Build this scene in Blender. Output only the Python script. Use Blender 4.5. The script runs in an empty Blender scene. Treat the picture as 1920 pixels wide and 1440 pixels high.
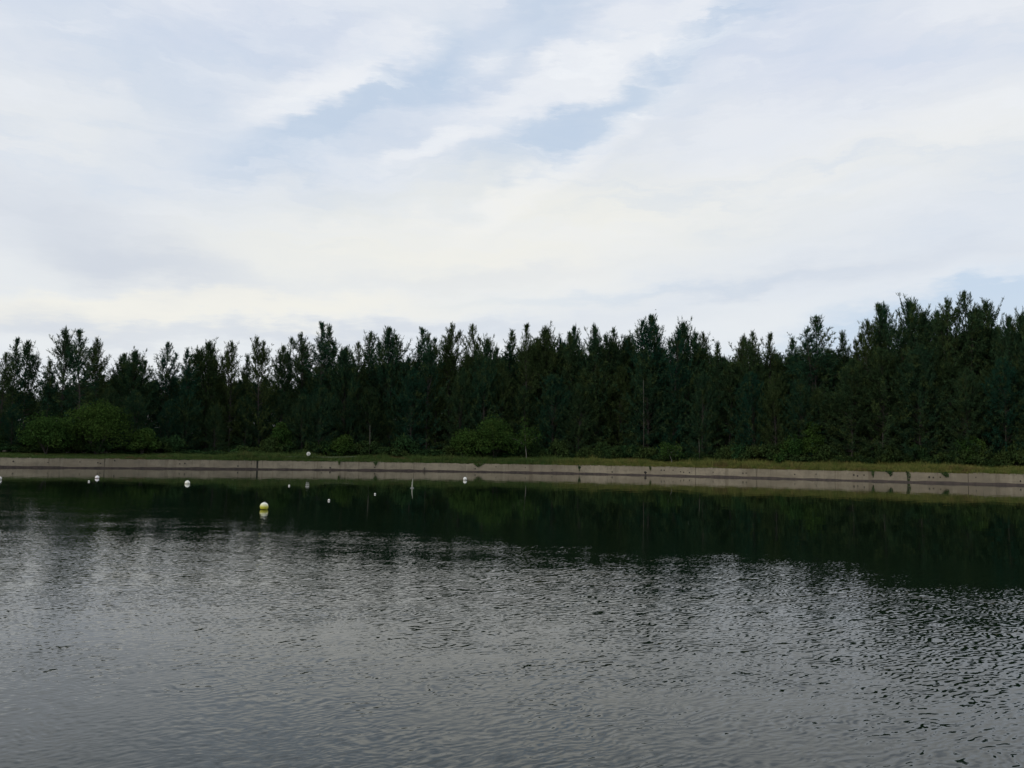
import bpy, math, random
import numpy as np
from mathutils import Matrix, Vector

rad = math.radians
S = bpy.context.scene
COL = S.collection

# ------------------------------------------------------------------ camera
F = 1598.0                      # focal length in photo pixels (1920 wide)
PITCH = math.atan(136.0 / F)
ROLL = rad(0.9)
CAM_H = 3.0
cam_d = bpy.data.cameras.new('camera')
cam_d.sensor_width = 36.0
cam_d.lens = 36.0 * F / 1920.0
cam_d.clip_start = 0.1
cam_d.clip_end = 8000
cam = bpy.data.objects.new('camera', cam_d)
COL.objects.link(cam)
cam.matrix_world = (Matrix.Translation((0, 0, CAM_H)) @ Matrix.Rotation(rad(90) + PITCH, 4, 'X')
                    @ Matrix.Rotation(ROLL, 4, 'Z'))
S.camera = cam
RC = cam.matrix_world.to_3x3()


def ray(px, py):
    return (RC @ Vector((px - 960.0, 720.0 - py, -F))).normalized()


def on_plane(px, py, z=0.0):
    d = ray(px, py)
    t = (z - CAM_H) / d.z
    return Vector((0, 0, CAM_H)) + d * t


def at_depth(px, py, y):
    d = ray(px, py)
    return Vector((0, 0, CAM_H)) + d * (y / d.y)


# ------------------------------------------------------------------ world, sun, exposure
SUN_EL, SUN_AZ = rad(24), rad(-128)       # azimuth from +Y towards +X: behind the camera's left shoulder
W = bpy.data.worlds.new('World')
S.world = W
W.use_nodes = True
nt = W.node_tree
nt.nodes.clear()


class G:
    """small node-graph helper"""
    def __init__(s, nt):
        s.nt = nt

    def n(s, kind, **kw):
        nd = s.nt.nodes.new(kind)
        for k, v in kw.items():
            setattr(nd, k, v)
        return nd

    def put(s, sock, v):
        if isinstance(v, bpy.types.NodeSocket):
            s.nt.links.new(v, sock)
        else:
            sock.default_value = v

    def m(s, op, a, b=None, c=None, clamp=False):
        nd = s.n('ShaderNodeMath', operation=op, use_clamp=clamp)
        s.put(nd.inputs[0], a)
        if b is not None:
            s.put(nd.inputs[1], b)
        if c is not None:
            s.put(nd.inputs[2], c)
        return nd.outputs[0]

    def vm(s, op, a, b=None, scale=None):
        nd = s.n('ShaderNodeVectorMath', operation=op)
        s.put(nd.inputs[0], a)
        if b is not None:
            s.put(nd.inputs[1], b)
        if scale is not None:
            s.put(nd.inputs['Scale'], scale)
        return nd.outputs['Value'] if op in ('LENGTH', 'DOT_PRODUCT', 'DISTANCE') else nd.outputs['Vector']

    def sep(s, v):
        nd = s.n('ShaderNodeSeparateXYZ')
        s.put(nd.inputs[0], v)
        return nd.outputs

    def comb(s, x, y, z=0.0):
        nd = s.n('ShaderNodeCombineXYZ')
        s.put(nd.inputs[0], x)
        s.put(nd.inputs[1], y)
        s.put(nd.inputs[2], z)
        return nd.outputs[0]

    def noise(s, vec, scale, detail=3.0, rough=0.5, dist=0.0, out='Fac'):
        nd = s.n('ShaderNodeTexNoise')
        s.put(nd.inputs['Vector'], vec)
        nd.inputs['Scale'].default_value = scale
        nd.inputs['Detail'].default_value = detail
        nd.inputs['Roughness'].default_value = rough
        nd.inputs['Distortion'].default_value = dist
        return nd.outputs[out]

    def mapping(s, vec, loc=(0, 0, 0), rot=(0, 0, 0), scale=(1, 1, 1), kind='POINT'):
        nd = s.n('ShaderNodeMapping', vector_type=kind)
        s.put(nd.inputs['Vector'], vec)
        nd.inputs['Location'].default_value = loc
        nd.inputs['Rotation'].default_value = rot
        nd.inputs['Scale'].default_value = scale
        return nd.outputs[0]

    def rng(s, v, a, b, c=0.0, d=1.0, smooth=True):
        nd = s.n('ShaderNodeMapRange', interpolation_type='SMOOTHSTEP' if smooth else 'LINEAR')
        s.put(nd.inputs['Value'], v)
        nd.inputs['From Min'].default_value = a
        nd.inputs['From Max'].default_value = b
        nd.inputs['To Min'].default_value = c
        nd.inputs['To Max'].default_value = d
        return nd.outputs['Result']

    def mix(s, f, a, b):
        nd = s.n('ShaderNodeMix', data_type='RGBA')
        s.put(nd.inputs[0], f)
        s.put(nd.inputs[6], a)
        s.put(nd.inputs[7], b)
        return nd.outputs[2]


def rgb(r, g, b):
    def f(c):
        c /= 255.0
        return c / 12.92 if c <= 0.04045 else ((c + 0.055) / 1.055) ** 2.4
    return (f(r), f(g), f(b), 1.0)


g = G(nt)
tc = g.n('ShaderNodeTexCoord')
D = tc.outputs['Generated']
dx, dy, dz = g.sep(D)
az = g.m('ARCTAN2', dx, dy)
zc = g.m('MAXIMUM', dz, 0.0)
el = g.m('ARCSINE', dz)
# the cloud layer is a plane overhead: streaks run across it in one wind direction
den = g.m('ADD', zc, 0.07)
PL = g.comb(g.m('DIVIDE', dx, den), g.m('DIVIDE', dy, den), 0.0)
AE = g.comb(az, el, 0.0)
# wispy warping of the cloud edges
w1 = g.vm('SUBTRACT', g.noise(AE, 7.0, 4, 0.55, out='Color'), (0.5, 0.5, 0.5))
w2 = g.vm('SUBTRACT', g.noise(g.mapping(AE, rot=(0, 0, rad(-28)), scale=(8, 34, 1)), 1.0, 6, 0.68, out='Color'), (0.5, 0.5, 0.5))
AW = g.vm('ADD', AE, g.vm('SCALE', w1, scale=0.085))
AW = g.vm('ADD', AW, g.vm('SCALE', w2, scale=0.06))
AW = g.vm('MULTIPLY', AW, (1, 1, 0))


def blob(px, py, a, b, tilt):
    d = ray(px, py)
    u, v = math.atan2(d.x, d.y), math.asin(d.z)
    mp = g.mapping(AW, (u, v, 0), (0, 0, rad(tilt)), (a / F, b / F, 1), 'TEXTURE')
    return g.rng(g.vm('LENGTH', mp), 1.75, 0.0)


def blobs(lst):
    tot = None
    for (px, py, a, b, t, s) in lst:
        v = g.m('MULTIPLY', blob(px, py, a, b, t), s)
        tot = v if tot is None else g.m('ADD', tot, v)
    return tot


# thin cirrus: anisotropic noise on the cloud plane
sv = g.mapping(PL, rot=(0, 0, rad(58)), scale=(1, 1, 1))
sv = g.vm('ADD', sv, g.vm('SCALE', g.vm('SUBTRACT', g.noise(sv, 0.9, 3, out='Color'), (0.5, 0.5, 0.5)), scale=0.5))
st1 = g.noise(g.mapping(sv, scale=(0.9, 3.4, 1)), 1.0, 5, 0.55)
st2 = g.noise(g.mapping(sv, loc=(4, 2, 0), scale=(0.5, 1.3, 1)), 1.0, 4, 0.5)
soft = g.noise(g.mapping(AE, scale=(2.2, 7.0, 1)), 1.0, 3, 0.5)      # flat low sheets
open_ = blobs([(900, 170, 460, 190, 22, .38), (1500, 330, 420, 90, 10, .16), (330, 180, 260, 130, -10, .16), (1780, 640, 420, 60, 8, .4),
               (1190, 165, 270, 36, 32, .66), (1060, 235, 110, 30, 18, .5), (825, 75, 60, 44, 45, .6), (640, 212, 95, 26, 25, .65),
               (760, 155, 110, 30, 8, .65), (520, 275, 120, 44, 20, .45), (1000, 235, 60, 26, 10, .4),
               (1330, 60, 110, 32, 25, .45), (1010, 25, 130, 45, 30, .4), (905, 300, 80, 18, 20, .3),
               (1930, 575, 230, 46, 14, 1.0), (1640, 612, 190, 26, 12, .65), (1180, 555, 330, 14, 4, .3),
               (180, 60, 200, 60, -20, .25), (480, 60, 160, 50, 10, .2)])
white = blobs([(690, 115, 200, 40, 27, .75), (560, 170, 110, 34, 20, .5), (820, 268, 90, 17, 14, .85), (1085, 110, 200, 42, 36, .7),
               (930, 88, 90, 26, 20, .6), (1240, 62, 190, 34, 28, .75), (1110, 262, 230, 30, 34, .6),
               (900, 205, 130, 30, 30, .5), (1700, 260, 330, 46, 8, .25)])
grey = blobs([(170, 445, 210, 58, -14, .85), (330, 510, 160, 26, -8, .35), (640, 628, 420, 16, 2, .7), (60, 600, 160, 26, 0, .6), (1680, 500, 360, 26, 3, .4),
              (900, 522, 260, 16, 6, .25), (1150, 600, 240, 18, 3, .25), (1350, 545, 220, 14, 6, .35)])
warm = blobs([(640, 480, 560, 110, 8, .65), (500, 588, 480, 24, 3, .7), (1150, 400, 620, 120, 4, .7), (150, 570, 260, 20, 4, .5),
              (90, 250, 200, 90, 10, .3), (1800, 255, 260, 60, 5, .25)])
base = g.mix(g.rng(el, 0.05, 0.48), rgb(231, 236, 240), rgb(217, 224, 238))
base = g.mix(g.m('MULTIPLY', g.rng(soft, 0.40, 0.68), 0.55), base, rgb(236, 239, 241))
base = g.mix(g.m('MULTIPLY', g.rng(st2, 0.62, 0.32), 0.30), base, rgb(208, 219, 235))
base = g.mix(g.m('MINIMUM', warm, 1.0), base, rgb(243, 242, 235))
base = g.mix(g.m('MINIMUM', g.m('MULTIPLY', grey, 0.85), 1.0), base, rgb(208, 215, 226))
base = g.mix(g.m('MULTIPLY', g.m('MINIMUM', white, 1.0), 0.9), base, rgb(240, 243, 247))
hi = g.rng(el, 0.20, 0.38)
base = g.mix(g.m('MULTIPLY', g.m('MULTIPLY', g.rng(st1, 0.5, 0.72), hi), 0.40), base, rgb(233, 237, 243))
st4 = g.noise(g.mapping(AW, loc=(3, 1, 0), rot=(0, 0, rad(-30)), scale=(3, 19, 1)), 1.0, 6, .62)
base = g.mix(g.m('MULTIPLY', g.m('MULTIPLY', g.rng(st4, .47, .66), g.rng(el, .16, .34)), .45), base, rgb(239, 242, 247))
base = g.mix(g.m('MULTIPLY', g.m('MULTIPLY', g.rng(st4, .50, .34), g.rng(el, .16, .34)), .28), base, rgb(197, 213, 234))
st3 = g.noise(g.mapping(AW, rot=(0, 0, rad(-32)), scale=(5, 26, 1)), 1.0, 5, .6)
base = g.mix(g.m('MULTIPLY', g.m('MULTIPLY', g.rng(st3, .50, .74), g.m('MINIMUM', g.m('ADD', open_, white), 1.0)), .7), base, rgb(243, 246, 250))
open_ = g.m('MULTIPLY', open_, g.rng(st3, .72, .44, .55, 1.25))
gap = g.m('SUBTRACT', open_, g.m('MULTIPLY', white, 0.75))
gap = g.m('ADD', gap, g.m('MULTIPLY', g.m('MULTIPLY', g.rng(st1, 0.50, 0.26), hi), 0.22))
gap = g.m('MINIMUM', g.m('MAXIMUM', gap, 0.0), 1.0)
base = g.mix(g.m('MULTIPLY', gap, 0.56), base, rgb(188, 211, 236))
cover = g.m('SUBTRACT', 0.98, g.m('MULTIPLY', gap, 0.10))
sky = g.n('ShaderNodeTexSky', sky_type='NISHITA', sun_disc=False)
sky.sun_elevation = SUN_EL
sky.sun_rotation = SUN_AZ
bg1 = g.n('ShaderNodeBackground')
bg1.inputs['Strength'].default_value = 0.10
nt.links.new(sky.outputs[0], bg1.inputs['Color'])
bg2 = g.n('ShaderNodeBackground')
bg2.inputs['Strength'].default_value = 1.0
nt.links.new(base, bg2.inputs['Color'])
ms = g.n('ShaderNodeMixShader')
nt.links.new(cover, ms.inputs[0])
nt.links.new(bg1.outputs[0], ms.inputs[1])
nt.links.new(bg2.outputs[0], ms.inputs[2])
wo = g.n('ShaderNodeOutputWorld')
nt.links.new(ms.outputs[0], wo.inputs['Surface'])

sd = bpy.data.lights.new('sun', 'SUN')
sd.energy = 0.9
sd.angle = rad(14)
sd.color = (1.0, 0.93, 0.82)
sun = bpy.data.objects.new('sun', sd)
COL.objects.link(sun)
sdir = Vector((math.sin(SUN_AZ) * math.cos(SUN_EL), math.cos(SUN_AZ) * math.cos(SUN_EL), math.sin(SUN_EL)))
sun.rotation_euler = sdir.to_track_quat('Z', 'Y').to_euler()

S.view_settings.view_transform = 'Standard'
S.view_settings.look = 'None'
S.view_settings.exposure = 0.0
S.view_settings.gamma = 1.0
S.view_settings.use_curve_mapping = False
S.render.engine = 'CYCLES'
S.cycles.max_bounces = 4
S.cycles.diffuse_bounces = 1
S.cycles.glossy_bounces = 2
W.cycles.sampling_method = 'MANUAL'
W.cycles.sample_map_resolution = 256
S.cycles.caustics_reflective = False
S.cycles.caustics_refractive = False

# ------------------------------------------------------------------ helpers


def tag(o, label=None, cat=None, group=None, kind=None):
    if label:
        o['label'] = label
    if cat:
        o['category'] = cat
    if group:
        o['group'] = group
    if kind:
        o['kind'] = kind
    return o


def empty(name, loc, label=None, cat=None, group=None):
    o = bpy.data.objects.new(name, None)
    o.empty_display_size = 0.3
    COL.objects.link(o)
    o.location = loc
    return tag(o, label, cat, group)


def mesh_np(name, V, Fc, smooth=False):
    """Fc: int array (M,3) or (M,4)"""
    V = np.asarray(V, dtype=np.float32)
    Fc = np.asarray(Fc, dtype=np.int32)
    me = bpy.data.meshes.new(name)
    me.vertices.add(len(V))
    me.vertices.foreach_set('co', V.ravel())
    k = Fc.shape[1]
    me.loops.add(Fc.size)
    me.loops.foreach_set('vertex_index', Fc.ravel())
    me.polygons.add(len(Fc))
    me.polygons.foreach_set('loop_start', np.arange(0, Fc.size, k, dtype=np.int32))
    me.polygons.foreach_set('loop_total', np.full(len(Fc), k, dtype=np.int32))
    if smooth:
        me.polygons.foreach_set('use_smooth', np.ones(len(Fc), dtype=bool))
    me.update(calc_edges=True)
    return me


def obj(name, me, mat, parent=None, loc=(0, 0, 0)):
    if mat is not None and not me.materials:
        me.materials.append(mat)
    o = bpy.data.objects.new(name, me)
    COL.objects.link(o)
    o.location = loc
    if parent is not None:
        o.parent = parent
    return o


class MB:
    """collects quads/tris"""
    def __init__(s):
        s.v, s.f = [], []

    def add(s, vs, fs):
        b = len(s.v)
        s.v += [tuple(p) for p in vs]
        s.f += [tuple(b + i for i in f) for f in fs]

    def box(s, x0, x1, y0, y1, z0, z1):
        s.add([(x0, y0, z0), (x1, y0, z0), (x1, y1, z0), (x0, y1, z0), (x0, y0, z1), (x1, y0, z1), (x1, y1, z1), (x0, y1, z1)],
              [(3, 2, 1, 0), (4, 5, 6, 7), (0, 1, 5, 4), (1, 2, 6, 5), (2, 3, 7, 6), (3, 0, 4, 7)])

    def tube(s, pts, radii, n=8, caps=True):
        pts = [Vector(p) for p in pts]
        rings = []
        for i, p in enumerate(pts):
            t = (pts[min(i + 1, len(pts) - 1)] - pts[max(i - 1, 0)]).normalized()
            a = t.orthogonal().normalized() if abs(t.z) < 0.9 else t.cross(Vector((1, 0, 0))).normalized()
            b = t.cross(a)
            r = radii[i]
            rings.append([p + (a * math.cos(2 * math.pi * k / n) + b * math.sin(2 * math.pi * k / n)) * r for k in range(n)])
        base = len(s.v)
        for r in rings:
            s.v += [tuple(q) for q in r]
        for i in range(len(rings) - 1):
            for k in range(n):
                k2 = (k + 1) % n
                s.f.append((base + i * n + k, base + i * n + k2, base + (i + 1) * n + k2, base + (i + 1) * n + k))
        if caps:
            s.f.append(tuple(base + k for k in range(n))[::-1])
            s.f.append(tuple(base + (len(rings) - 1) * n + k for k in range(n)))

    def lathe(s, prof, n=24):
        b = len(s.v)
        for (r, z) in prof:
            for k in range(n):
                a = 2 * math.pi * k / n
                s.v.append((r * math.cos(a), r * math.sin(a), z))
        for i in range(len(prof) - 1):
            for k in range(n):
                k2 = (k + 1) % n
                s.f.append((b + i * n + k, b + i * n + k2, b + (i + 1) * n + k2, b + (i + 1) * n + k))

    def mesh(s, name, smooth=False):
        me = bpy.data.meshes.new(name)
        me.from_pydata(s.v, [], s.f)
        if smooth:
            for p in me.polygons:
                p.use_smooth = True
        me.update()
        return me

    def build(s, name, mat, parent=None, smooth=False, loc=(0, 0, 0)):
        return obj(name, s.mesh(name, smooth), mat, parent, loc)


# ------------------------------------------------------------------ materials
def newmat(name):
    m = bpy.data.materials.new(name)
    m.use_nodes = True
    m.node_tree.nodes.clear()
    g = G(m.node_tree)
    out = g.n('ShaderNodeOutputMaterial')
    b = g.n('ShaderNodeBsdfPrincipled')
    m.node_tree.links.new(b.outputs[0], out.inputs['Surface'])
    return m, g, b


def plain(name, col, rough=0.6, var=0.12, scale=6.0):
    m, g, b = newmat(name)
    t = g.n('ShaderNodeTexCoord')
    nz = g.noise(t.outputs['Object'], scale, 4, 0.6)
    c2 = tuple(c * (1 - var * 2.5) for c in col[:3]) + (1,)
    g.put(b.inputs['Base Color'], g.mix(g.rng(nz, 0.35, 0.75), col, c2))
    b.inputs['Roughness'].default_value = rough
    return m


def foliage(name, ca, cb, cc, trans=0.18):
    """leaf colour: varies per tree (random), per clump (object-space noise)"""
    m = bpy.data.materials.new(name)
    m.use_nodes = True
    m.node_tree.nodes.clear()
    g = G(m.node_tree)
    out = g.n('ShaderNodeOutputMaterial')
    t = g.n('ShaderNodeTexCoord')
    oi = g.n('ShaderNodeObjectInfo')
    off = g.vm('SCALE', g.comb(oi.outputs['Random'], oi.outputs['Random'], oi.outputs['Random']), scale=37.0)
    P = g.vm('ADD', t.outputs['Object'], off)
    n1 = g.noise(P, 0.45, 3, 0.6)
    n2 = g.noise(P, 2.2, 2, 0.5)
    c = g.mix(oi.outputs['Random'], ca, cb)
    c = g.mix(g.m('MULTIPLY', g.rng(n1, 0.48, 0.68), 0.8), c, cc)
    k = g.rng(n2, 0.28, 0.72, 0.45, 1.6, False)
    c = g.vm('SCALE', c, scale=k)
    df = g.n('ShaderNodeBsdfDiffuse')
    tr = g.n('ShaderNodeBsdfTranslucent')
    g.put(df.inputs['Color'], c)
    g.put(tr.inputs['Color'], c)
    mx = g.n('ShaderNodeMixShader')
    mx.inputs[0].default_value = trans
    m.node_tree.links.new(df.outputs[0], mx.inputs[1])
    m.node_tree.links.new(tr.outputs[0], mx.inputs[2])
    m.node_tree.links.new(mx.outputs[0], out.inputs['Surface'])
    return m


M_NEEDLE = foliage('needle_foliage', (.017, .056, .034, 1), (.042, .064, .022, 1), (.078, .105, .034, 1))
M_LEAF = foliage('broad_leaf_foliage', (.030, .072, .020, 1), (.042, .080, .018, 1), (.066, .105, .024, 1), 0.25)
M_SHRUB = foliage('shrub_foliage', (.024, .058, .022, 1), (.038, .062, .020, 1), (.062, .088, .026, 1), 0.2)
M_BARK = plain('bark', (.050, .044, .036, 1), 0.9, 0.2, 3.0)
M_PALE = plain('pale_bark', (.24, .225, .19, 1), 0.85, 0.2, 3.0)

M_DULL = plain('dull_pale_bark', (.07, .066, .05, 1), 0.9, 0.2, 3.0)

# ------------------------------------------------------------------ the shoreline
_sp = [on_plane(px, py) for px, py in ((0, 876.5), (240, 878.2), (480, 880.2), (720, 882.7), (960, 886), (1200, 890.8),
                                       (1440, 897.3), (1680, 903.8), (1920, 910.5))]
_sx = np.array([p.x for p in _sp])
_sy = np.array([p.y for p in _sp])
_pf = np.polyfit(_sx, _sy, 4)
_x0, _x1 = _sx[0] - 6, _sx[-1] + 6
_d0 = np.polyval(np.polyder(_pf), _x0)
_d1 = np.polyval(np.polyder(_pf), _x1)


def shore(x):
    x = np.asarray(x, dtype=float)
    xi = np.clip(x, _x0, _x1)
    y = np.polyval(_pf, xi)
    y = y + np.where(x < _x0, (x - _x0) * min(max(_d0, .1), .6), 0) + np.where(x > _x1, (x - _x1) * max(min(_d1, -.1), -.6), 0)
    return y


WALL_H = 1.62


def bank_z(off):
    return np.interp(off, [0, 0.4, 3.5, 8, 30, 60, 120, 600, 3500], [WALL_H - .06, WALL_H - .02, 1.95, 2.3, 2.4, 2.9, 4.2, 9.0, 14.0])


def ground_at(x, y):
    return float(bank_z(max(y - float(shore(x)), 0.0)))


def wall_hit(px, py):
    y = 140.0
    for _ in range(20):
        p = at_depth(px, py, y)
        y = float(shore(p.x))
    return at_depth(px, py, y)


# ground: one sheet from the wall's back to the horizon
xs = np.concatenate([np.linspace(-3000, -200, 15)[:-1], np.arange(-200, 200, 4.0), np.linspace(200, 3000, 15)])
offs = np.array([0.25, 0.26, 0.5, 1.0, 2, 3.5, 5.5, 8, 12, 20, 35, 60, 120, 300, 900, 3500])
XX, OO = np.meshgrid(xs, offs)
YY = shore(np.clip(XX, -330, 260)) + OO
ZZ = bank_z(OO)
YY[0] -= .05
ZZ[0] = -1.0          # skirt down behind the wall
V = np.stack([XX, YY, ZZ], -1).reshape(-1, 3)
nx = len(xs)
ii = np.arange(len(offs) - 1)[:, None] * nx + np.arange(nx - 1)[None, :]
Q = np.stack([ii, ii + 1, ii + nx + 1, ii + nx], -1).reshape(-1, 4)
m, g, b = newmat('soil_and_litter')
geo = g.n('ShaderNodeNewGeometry')
nz = g.noise(geo.outputs['Position'], 0.6, 5, 0.6)
g.put(b.inputs['Base Color'], g.mix(g.rng(nz, .35, .65), (.045, .050, .022, 1), (.085, .070, .042, 1)))
b.inputs['Roughness'].default_value = 1.0
M_SOIL = m
tag(obj('ground', mesh_np('ground', V, Q, True), M_SOIL), kind='structure')

# near bank the photographer stands on
nb = MB()
prof = [(2.2, -0.6), (1.6, 0.0), (0.7, 0.9), (0.2, 1.35), (-3, 1.45), (-40, 1.5), (-3000, 2.2)]
nxs = [-3000, -300, -40, -10, 0, 10, 40, 300, 3000]
for x in nxs:
    for (y, z) in prof:
        nb.v.append((x, y, z))
for i in range(len(nxs) - 1):
    for j in range(len(prof) - 1):
        a = i * len(prof) + j
        nb.f.append((a, a + 1, a + len(prof) + 1, a + len(prof)))
tag(nb.build('near_bank', M_SOIL), kind='structure')

# ------------------------------------------------------------------ water
wb = MB()
wxs = np.arange(-400, 301, 10.0)
for x in wxs:
    wb.v.append((x, -1.0, 0.0))
    wb.v.append((x, float(shore(x)) + 0.25, 0.0))
for i in range(len(wxs) - 1):
    wb.f.append((2 * i, 2 * i + 2, 2 * i + 3, 2 * i + 1))
m, g, b = newmat('lake_water')
geo = g.n('ShaderNodeNewGeometry')
P = geo.outputs['Position']
px_, py_, pz_ = g.sep(P)
# wind line: ruffled water near the photographer, sheltered and smooth water towards the far wall
bp = [on_plane(*q) for q in ((0, 930), (400, 952), (960, 995), (1500, 1050), (1920, 1100))]
bk = np.polyfit([p.x for p in bp], [p.y for p in bp], 1)
line = g.m('ADD', g.m('MULTIPLY', px_, float(bk[0])), float(bk[1]))
warp = g.m('MULTIPLY', g.m('SUBTRACT', g.noise(P, 0.10, 3, 0.5), 0.5), 14.0)
dd = g.m('ADD', g.m('DIVIDE', g.m('SUBTRACT', py_, line), g.m('MAXIMUM', g.m('MULTIPLY', line, 0.33), 3.0)), g.m('MULTIPLY', warp, 0.06))
ruff = g.m('POWER', g.rng(dd, 1.15, -1.5), 1.4)
cats = g.noise(g.mapping(P, scale=(.10, .22, 1)), 1.0, 3, 0.5)       # broad cat's-paws
ruff = g.m('MULTIPLY', ruff, g.rng(cats, .3, .68, .62, 1.2))
R1 = g.mapping(P, rot=(0, 0, rad(-27)), scale=(1, 1, 1))
r1w = g.vm('ADD', R1, g.vm('SCALE', g.vm('SUBTRACT', g.noise(R1, 0.8, 2, out='Color'), (.5, .5, .5)), scale=.5))
patch = g.rng(g.noise(g.mapping(P, loc=(3, 3, 0), scale=(.9, 1.6, 1)), 1.0, 2, .5), .34, .66, .6, 1.35)
a1 = g.m('MULTIPLY', patch, g.m('SUBTRACT', g.noise(g.mapping(r1w, scale=(3.6, 14.5, 1)), 1.0, 1, 0.4), 0.5))
a2 = g.m('SUBTRACT', g.noise(g.mapping(r1w, loc=(7, 3, 0), rot=(0, 0, rad(25)), scale=(10, 34, 1)), 1.0, 2, 0.5), 0.5)
a3 = g.m('SUBTRACT', g.noise(g.mapping(R1, loc=(3, 9, 0), scale=(1.4, 5, 1)), 1.0, 2, 0.5), 0.5)
b1 = g.m('SUBTRACT', g.noise(g.mapping(r1w, loc=(1, 5, 0), scale=(8.0, 15.0, 1)), 1.0, 2, 0.5), 0.5)
rx_, ry_, rz_ = g.sep(P)
ph = g.m('MULTIPLY', g.m('SUBTRACT', g.noise(P, 1.1, 2, .5), .5), 46.0)
ph2 = g.m('MULTIPLY', g.m('SUBTRACT', g.noise(g.mapping(P, loc=(8, 1, 0)), 1.9, 2, .5), .5), 36.0)
tr_y, tr_x = None, None
for (wl, ang, amp, pp, sd_) in ((.165, 24, .034, ph, 1), (.105, 40, .030, ph2, 2), (.20, 8, .015, ph2, 3), (.095, -24, .013, ph, 4), (.075, 30, .018, ph2, 5)):
    kx, ky = -math.sin(rad(ang)) * 2 * math.pi / wl, math.cos(rad(ang)) * 2 * math.pi / wl
    arg = g.m('ADD', g.m('ADD', g.m('MULTIPLY', px_, kx), g.m('MULTIPLY', py_, ky)), pp)
    env = g.rng(g.noise(g.mapping(P, loc=(sd_ * 3.1, sd_ * 1.7, 0), scale=(.55, .9, 1)), 1.0, 1, .5), .36, .62, .15, 1.35)
    w_ = g.m('MULTIPLY', g.m('MULTIPLY', g.m('SINE', arg), env), amp)
    wy, wx = g.m('MULTIPLY', w_, math.cos(rad(ang))), g.m('MULTIPLY', w_, -math.sin(rad(ang)))
    tr_y = wy if tr_y is None else g.m('ADD', tr_y, wy)
    tr_x = wx if tr_x is None else g.m('ADD', tr_x, wx)
sy = g.m('ADD', g.m('ADD', g.m('MULTIPLY', a1, .14), g.m('MULTIPLY', a2, .16)), g.m('MULTIPLY', a3, .05))
sy = g.m('ADD', g.m('ADD', sy, tr_y), 0.010)
sy = g.m('MULTIPLY', sy, ruff)
sx = g.m('MULTIPLY', g.m('ADD', g.m('MULTIPLY', b1, .26), tr_x), ruff)
# residual swell in the calm part
c1 = g.m('SUBTRACT', g.noise(g.mapping(P, scale=(.5, 1.3, 1)), 1.0, 2, 0.5), 0.5)
c2 = g.m('SUBTRACT', g.noise(g.mapping(P, loc=(5, 5, 0), scale=(.6, 1.5, 1)), 1.0, 2, 0.5), 0.5)
sy = g.m('ADD', sy, g.m('MULTIPLY', c1, .017))
sx = g.m('ADD', sx, g.m('MULTIPLY', c2, .004))
N = g.vm('NORMALIZE', g.comb(sx, g.m('MULTIPLY', sy, -1.0), 1.0))
g.put(b.inputs['Normal'], N)
b.inputs['Base Color'].default_value = (.004, .010, .005, 1)
b.inputs['Roughness'].default_value = 0.03
b.inputs['IOR'].default_value = 1.333
tag(wb.build('lake_water', m), kind='structure')

# ------------------------------------------------------------------ concrete retaining wall
m, g, b = newmat('weathered_concrete')
geo = g.n('ShaderNodeNewGeometry')
P = geo.outputs['Position']
X, Y, Z = g.sep(P)
big = g.noise(g.mapping(P, scale=(.10, .10, .3)), 1.0, 4, .6)
fine = g.noise(P, 3.0, 5, .65)
strk = g.noise(g.mapping(P, scale=(2.4, 2.4, .10)), 1.0, 4, .65)
strk2 = g.noise(g.mapping(P, loc=(9, 4, 0), scale=(.7, .7, .06)), 1.0, 3, .55)
c = g.mix(g.rng(big, .35, .65), (.29, .25, .178, 1), (.19, .160, .112, 1))
c = g.mix(g.m('MULTIPLY', g.rng(g.noise(P, .8, 4, .7), .46, .66), .6), c, (.155, .135, .098, 1))
c = g.mix(g.m('MULTIPLY', g.rng(fine, .45, .75), .45), c, (.19, .165, .12, 1))
hgt = g.rng(Z, 0.35, 1.6, 0.35, 1.0)
c = g.mix(g.m('MULTIPLY', g.m('MULTIPLY', g.rng(strk, .56, .72), hgt), .85), c, (.065, .055, .036, 1))
pale = g.noise(g.mapping(P, loc=(2, 8, 0), scale=(1.1, 1.1, .25)), 1.0, 4, .6)
c = g.mix(g.m('MULTIPLY', g.rng(pale, .56, .76), .4), c, (.34, .31, .23, 1))
c = g.mix(g.m('MULTIPLY', g.rng(strk2, .54, .70), .6), c, (.13, .105, .07, 1))
lines = g.noise(g.mapping(P, scale=(.05, .05, 7.0)), 1.0, 2, .5)
c = g.mix(g.m('MULTIPLY', g.rng(lines, .55, .7), .25), c, (.17, .15, .11, 1))
g.put(b.inputs['Base Color'], c)
b.inputs['Roughness'].default_value = .9
bu = g.n('ShaderNodeBump')
bu.inputs['Distance'].default_value = .02
g.put(bu.inputs['Height'], fine)
g.put(b.inputs['Normal'], bu.outputs[0])
M_CONC = m
M_WET = plain('wet_algae_concrete', (.055, .038, .030, 1), .6, .25, 1.5)
M_JOINT = plain('dark_joint_filler', (.035, .035, .025, 1), .9, .2, 4)  # dark filler set back in the gaps between wall panels
M_PIPE = plain('old_drain_pipe', (.03, .026, .02, 1), .7, .2, 8)
rnd = random.Random(5)
wall = empty('retaining_wall', (0, float(shore(0)), 0), 'long weathered grey-beige concrete retaining wall along the far edge of the lake', 'wall')
WY = float(shore(0))


def wp(x, dyo, z):
    return (x, float(shore(x)) - WY + dyo, z)


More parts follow.
